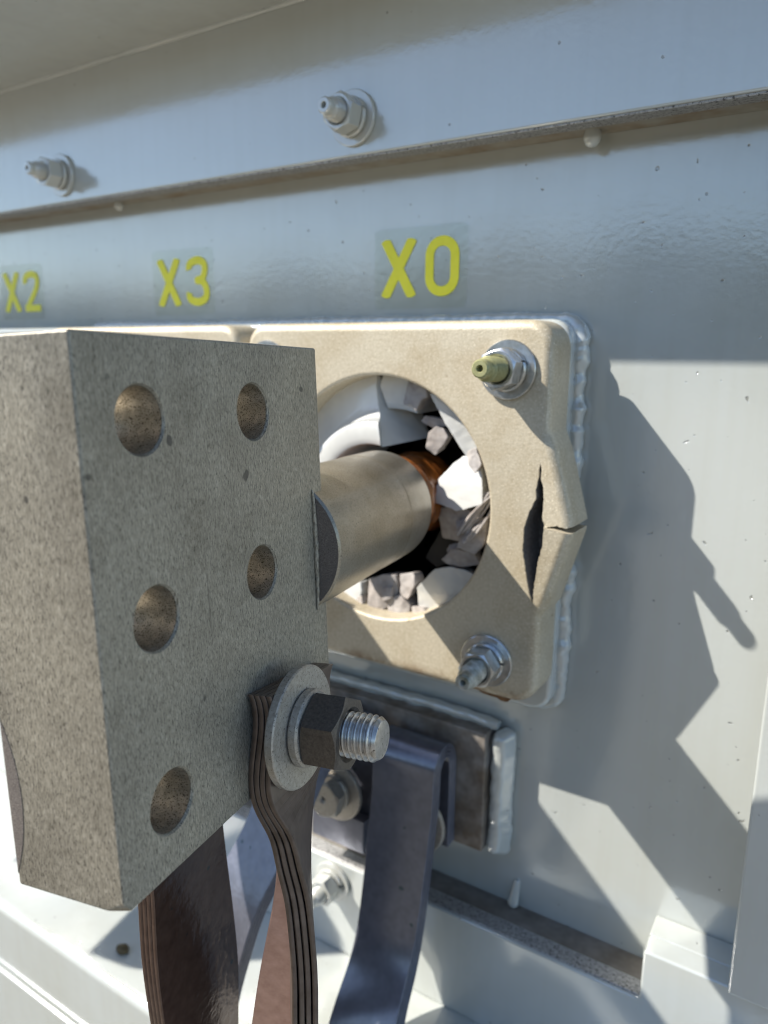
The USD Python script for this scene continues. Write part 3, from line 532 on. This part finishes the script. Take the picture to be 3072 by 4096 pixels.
def shard(poly, y0, y1, tilt, lab, mat_=None, seed=0, jit=.9, round_=.5):
    """a broken lump: the outline pushed back into the opening, its front face tilted and faceted"""
    P = np.array(poly, float) + HC; c = P.mean(0); P = c + (P - c) * (.94 if mat_ is None else .97)
    pg = Polygon(jag([tuple(p) for p in P], seed + 60, .22 * jit / .9)).buffer(0); pg = max(getattr(pg, 'geoms', [pg]), key=lambda q: q.area)
    m = man(filleted(pg, 0, y1 - y0, .35, step=1.0, rows=3)).refine_to_length(1.6)
    v, f = arr(m); r = np.random.default_rng(seed); dep = 1 - v[:, 1] / (y1 - y0)
    k = r.uniform(-.5, .5, 2); fold = np.abs((v[:, 0] - c[0]) * math.cos(seed * 1.7) + (v[:, 2] - c[1]) * math.sin(seed * 1.7) - k[0] * 4)
    sink = np.maximum(fold - r.uniform(1, 4), 0) * (.22 if mat_ is None else .1)
    v[:, 1] += y0 + dep * (tilt[0] * (v[:, 0] - c[0]) + tilt[1] * (v[:, 2] - c[1]) + sink + (meshkit.fbm(v * .3 + seed * 7.3, 3, seed) - .5) * (1.2 if mat_ is None else .5))
    back = (1 - dep)[:, None] * .25; v[:, [0, 2]] = v[:, [0, 2]] * (1 - back) + c * back
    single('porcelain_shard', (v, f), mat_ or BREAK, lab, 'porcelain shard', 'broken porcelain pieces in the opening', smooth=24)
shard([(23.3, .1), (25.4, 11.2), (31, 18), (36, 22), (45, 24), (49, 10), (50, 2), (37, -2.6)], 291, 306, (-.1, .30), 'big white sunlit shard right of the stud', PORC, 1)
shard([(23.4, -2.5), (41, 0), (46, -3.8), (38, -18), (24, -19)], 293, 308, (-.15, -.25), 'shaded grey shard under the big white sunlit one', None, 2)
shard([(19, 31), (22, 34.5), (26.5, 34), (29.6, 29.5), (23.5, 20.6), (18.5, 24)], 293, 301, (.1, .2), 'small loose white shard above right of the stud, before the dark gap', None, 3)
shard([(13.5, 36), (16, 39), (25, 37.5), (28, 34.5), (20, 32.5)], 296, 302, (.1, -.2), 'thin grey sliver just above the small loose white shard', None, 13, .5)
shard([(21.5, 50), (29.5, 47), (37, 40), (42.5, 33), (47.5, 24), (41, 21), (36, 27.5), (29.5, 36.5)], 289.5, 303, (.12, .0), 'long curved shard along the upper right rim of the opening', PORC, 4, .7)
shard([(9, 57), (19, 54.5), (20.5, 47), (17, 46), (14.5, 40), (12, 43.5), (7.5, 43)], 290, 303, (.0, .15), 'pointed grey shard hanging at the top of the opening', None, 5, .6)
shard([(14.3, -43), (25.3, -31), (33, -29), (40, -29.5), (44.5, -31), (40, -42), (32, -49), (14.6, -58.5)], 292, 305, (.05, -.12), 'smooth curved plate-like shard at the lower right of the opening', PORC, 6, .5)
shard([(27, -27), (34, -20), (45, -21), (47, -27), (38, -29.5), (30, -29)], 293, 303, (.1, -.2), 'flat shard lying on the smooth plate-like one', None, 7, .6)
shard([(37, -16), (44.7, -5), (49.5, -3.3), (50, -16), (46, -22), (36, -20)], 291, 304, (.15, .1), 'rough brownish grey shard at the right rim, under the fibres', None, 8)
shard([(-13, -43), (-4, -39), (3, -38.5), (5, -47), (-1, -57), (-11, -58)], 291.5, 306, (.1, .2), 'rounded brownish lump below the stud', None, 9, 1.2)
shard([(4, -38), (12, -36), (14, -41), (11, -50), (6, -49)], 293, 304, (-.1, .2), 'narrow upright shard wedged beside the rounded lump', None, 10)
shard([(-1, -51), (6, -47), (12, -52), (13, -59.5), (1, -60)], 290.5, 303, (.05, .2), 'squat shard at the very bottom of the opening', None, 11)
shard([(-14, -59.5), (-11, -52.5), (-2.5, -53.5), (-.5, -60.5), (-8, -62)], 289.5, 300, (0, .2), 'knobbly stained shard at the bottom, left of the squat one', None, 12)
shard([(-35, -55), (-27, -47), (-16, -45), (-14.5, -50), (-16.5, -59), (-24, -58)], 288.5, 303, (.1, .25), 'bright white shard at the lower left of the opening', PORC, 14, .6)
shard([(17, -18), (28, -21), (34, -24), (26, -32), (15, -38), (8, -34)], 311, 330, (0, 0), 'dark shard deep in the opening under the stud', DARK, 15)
for k_, (pl_, y_, lab_) in enumerate((
    ([(-4, -46), (2, -44), (3, -50), (-2, -52)], 289.5, 'small chip lying across the rounded lump'),
    ([(13, -52), (20, -51), (24, -54), (20, -57), (14, -58)], 289.8, 'thin curved chip at the foot of the smooth plate-like shard'),
    ([(30, -20), (36, -18), (38, -23), (32, -26), (28, -24)], 296, 'narrow sliver below the shaded grey shard'),
    ([(40, 25), (45, 27), (49, 20), (46, 15), (42, 19)], 288.6, 'small white chip on the rim above the big white sunlit shard'),
    ([(29, 42), (33, 41), (35, 36), (31, 35), (28, 38)], 292, 'tiny chip caught behind the long curved shard'),
    ([(-19, -53), (-14, -51), (-12.6, -55), (-16, -60), (-20, -58)], 288.4, 'brown stained chip between the bright white shard and the knobbly one'),
    ([(36, -7), (41, -5), (42, -11), (37, -13)], 289.6, 'crumbled bit hanging under the fibres'))):
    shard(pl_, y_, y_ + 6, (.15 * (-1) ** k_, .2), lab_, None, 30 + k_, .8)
fb = thing('fibre_tuft', (HC[0] + 47, 290, HC[1] - 8), 'pale frayed fibre strands at the right rim of the opening', 'fibre')
for i in range(9):
    r = np.random.default_rng(40 + i); a = np.array([HC[0] + 40 + r.uniform(-3, 3), 289 + r.uniform(-1, 2), HC[1] - 12 + r.uniform(-4, 4)]); b = np.array([HC[0] + 51 + r.uniform(-2, 2), 291 + r.uniform(-1, 2), HC[1] + 3 + r.uniform(-7, 5)])
    mid = (a + b) / 2 + r.normal(0, 1.6, 3); add(fb, 'strand', tube(spline([a, mid, b], 14), np.linspace(.95, .5, 14), 7, .5, .5, i), BREAK)

# ------------------------------------------------------------------ the main bolt through the block
NB = thing('terminal_bolt', sp(10, 44.45, -88.9), 'large bolt with dark nut, split washer and flat washer clamping straps to the block', 'bolt')
ax = Rs[:, 0]; tw = .18
def MBt(w): return frame(sp(w, 44.45, -88.9), ax, tw)
add(NB, 'flat_washer', put(washer(6.7, 17.4, 2.8, .4, 96), MBt(8.0)), GALV)
add(NB, 'lock_washer', put(lock_washer(6.6, 10.9, 3.2), frame(sp(10.9, 44.45, -88.9), ax, -2.2)), GALV)
add(NB, 'hex_nut', put(hexnut(19.05, 10.9, 6.35), frame(sp(14.4, 44.45, -88.9), ax, tw + .36)), NUT, smooth=20)
add(NB, 'bolt_shank', put(thread(6.3, 1.78, 73.3, cham=1.6, seg=56, per=14), MBt(-38.5)), STEEL, smooth=28)
add(NB, 'flat_washer', put(washer(6.7, 17.4, 2.8, .4, 64), MBt(-41)), GALV)
add(NB, 'bolt_head', put(hexnut(19.05, 8, 1.0), frame(sp(-41.2, 44.45, -88.9), -ax, tw)), NUT, smooth=20)

# ------------------------------------------------------------------ the laminated straps
TH = 1.62
# strap A: outer leaf's outer face, near edge N and far edge F (inner leaves lie behind)
NA = [sp(7.8, 32.2, -75.3), sp(7.8, 31.6, -92), sp(7.9, 31.0, -107), (-117.6, 138.6, -130.1), (-115.8, 140.5, -140.5), (-114.5, 142, -150), (-113.2, 142.5, -161.7), (-112.6, 143, -176.7), (-112.6, 143, -193), (-118, 148, -262), (-150, 175, -352), (-178, 215, -362), (-181, 248, -320), (-181.5, 261, -307), (-183, 275.5, -275), (-184, 283.5, -237), (-183.5, 286, -210), (-183.3, 286.3, -198), (-183.2, 288.0, -193.5), (-183, 291, -192.3), (-183, 294, -194), (-183, 295.2, -199), (-183, 295.4, -212), (-183, 295.5, -244)]
FA = [sp(7.8, 69.8, -79.8), sp(7.8, 69.0, -96), (-129.0, 174.8, -116.2), (-136.0, 175.5, -135), (-139.5, 176, -150), (-141.7, 176, -163.5), (-143.8, 177, -180), (-144.4, 178, -200), (-144, 179, -222), (-146, 184, -285), (-130, 215, -368), (-138, 238, -345), (-144.1, 248, -307), (-146.5, 261, -294), (-148.5, 275.5, -265), (-149, 283.5, -231), (-148.6, 286, -207), (-148.5, 286.3, -198), (-148.4, 288.0, -193.5), (-148.4, 291, -192.3), (-148.4, 294, -194), (-148.4, 295.2, -199), (-148.4, 295.4, -212), (-148.4, 295.5, -244)]
n_a = 260
tA = thing('laminated_strap', sp(0, 50, -90), 'four-leaf copper strap clamped under the washer, its far end folded over the grounding pad', 'grounding strap')
sA = np.linspace(0, 1, n_a)
for i in range(4):
    g = i * (TH + .22) + np.clip(sA * 9 - .6, 0, 1) * np.clip(1.0 - sA * 2.0, 0, 1) * (.0, .5, 1.0, 1.7)[i] * (.7 + .3 * np.sin(sA * 14 + i))
    add(tA, 'leaf', ribbon(NA, FA, g, TH, n_a), STRAP, smooth=40)
# the fifth leaf, sprung away from the stack
N5 = [(-127, 142.6, -147), (-127.6, 142.7, -152), (-131.8, 144, -170), (-137.8, 146, -191.6), (-144.2, 148, -218.4), (-156, 150, -270), (-165, 152, -330)]
F5 = [(-121, 149, -152), (-120.5, 149.4, -158), (-120.5, 151, -177), (-121.5, 153, -200), (-125, 155, -227), (-134, 157, -279), (-142, 159, -338)]
add(tA, 'leaf', ribbon(N5, F5, -TH, TH, 120), COPPER, smooth=40, label='reddish copper leaf sprung away from the stack')
# strap C behind the block, looping up into strap D
NC = [sp(-31.2, 22, -72), sp(-31.2, 22, -110), (-166.5, 130, -167), (-167, 130, -190), (-167, 131, -213), (-172, 140, -270), (-195, 170, -330), (-240, 205, -330), (-236, 215, -270), (-231, 222, -250), (-225, 238, -226), (-227, 262, -198), (-229, 284, -191), (-229, 290, -188.5), (-229, 295, -195), (-229, 295, -244)]
FC = [sp(-31.2, 60, -72), sp(-31.2, 60, -110), (-172.5, 167, -171), (-171, 168, -196), (-169.3, 168, -226), (-168, 170, -280), (-165, 192, -338), (-205, 205, -334), (-204, 211, -270), (-200, 217, -250), (-194, 232, -226), (-194.5, 260, -198), (-194.5, 284, -191), (-194.5, 290, -188.5), (-194.5, 295, -195), (-194.5, 295, -244)]
tC = thing('laminated_strap', sp(-35, 41, -90), 'glossy dark brown four-leaf strap hanging behind the block and looping up to the grounding pad', 'grounding strap')
for i in range(4): add(tC, 'leaf', ribbon(NC, FC, i * (TH + .15), TH, 220), STRAP_C, smooth=40)
# bolts on the grounding pad
for x, lab in ((-212, 'left bolt with washers on the grounding pad, behind the dark nut'), (-163, 'right bolt with washers on the grounding pad, beside the folded strap')):
    t = thing('pad_bolt', (x, 294, -229), lab, 'bolt')
    add(t, 'flat_washer', put(washer(6.5, 17, 2.6, .4, 64), frame((x, 287.5, -229), OUT)), GALV)
    add(t, 'lock_washer', put(lock_washer(6.5, 10.8, 2.8), frame((x, 284.8, -229), OUT, 1.0)), GALV)
    add(t, 'bolt_head', put(hexnut(19, 3.0 if x > -200 else 7, 1.0), frame((x, 281.9, -229), OUT, .3)), GALV, smooth=20)
# a lump of dried dirt on the ledge
m = Manifold.sphere(1, 20).scale((4.2, 3.2, 2.4)).refine_to_length(.6); v, f = arr(m)
v = v * (1 + .5 * (meshkit.fbm(v * .5 + 3, 3, 2)[:, None] - .5)) + [-318.6, 225, LB + 1.6]
single('dirt_lump', (v, f), LUMP, 'small dark brown lump of dried dirt on the shaded sill ledge', 'dirt')
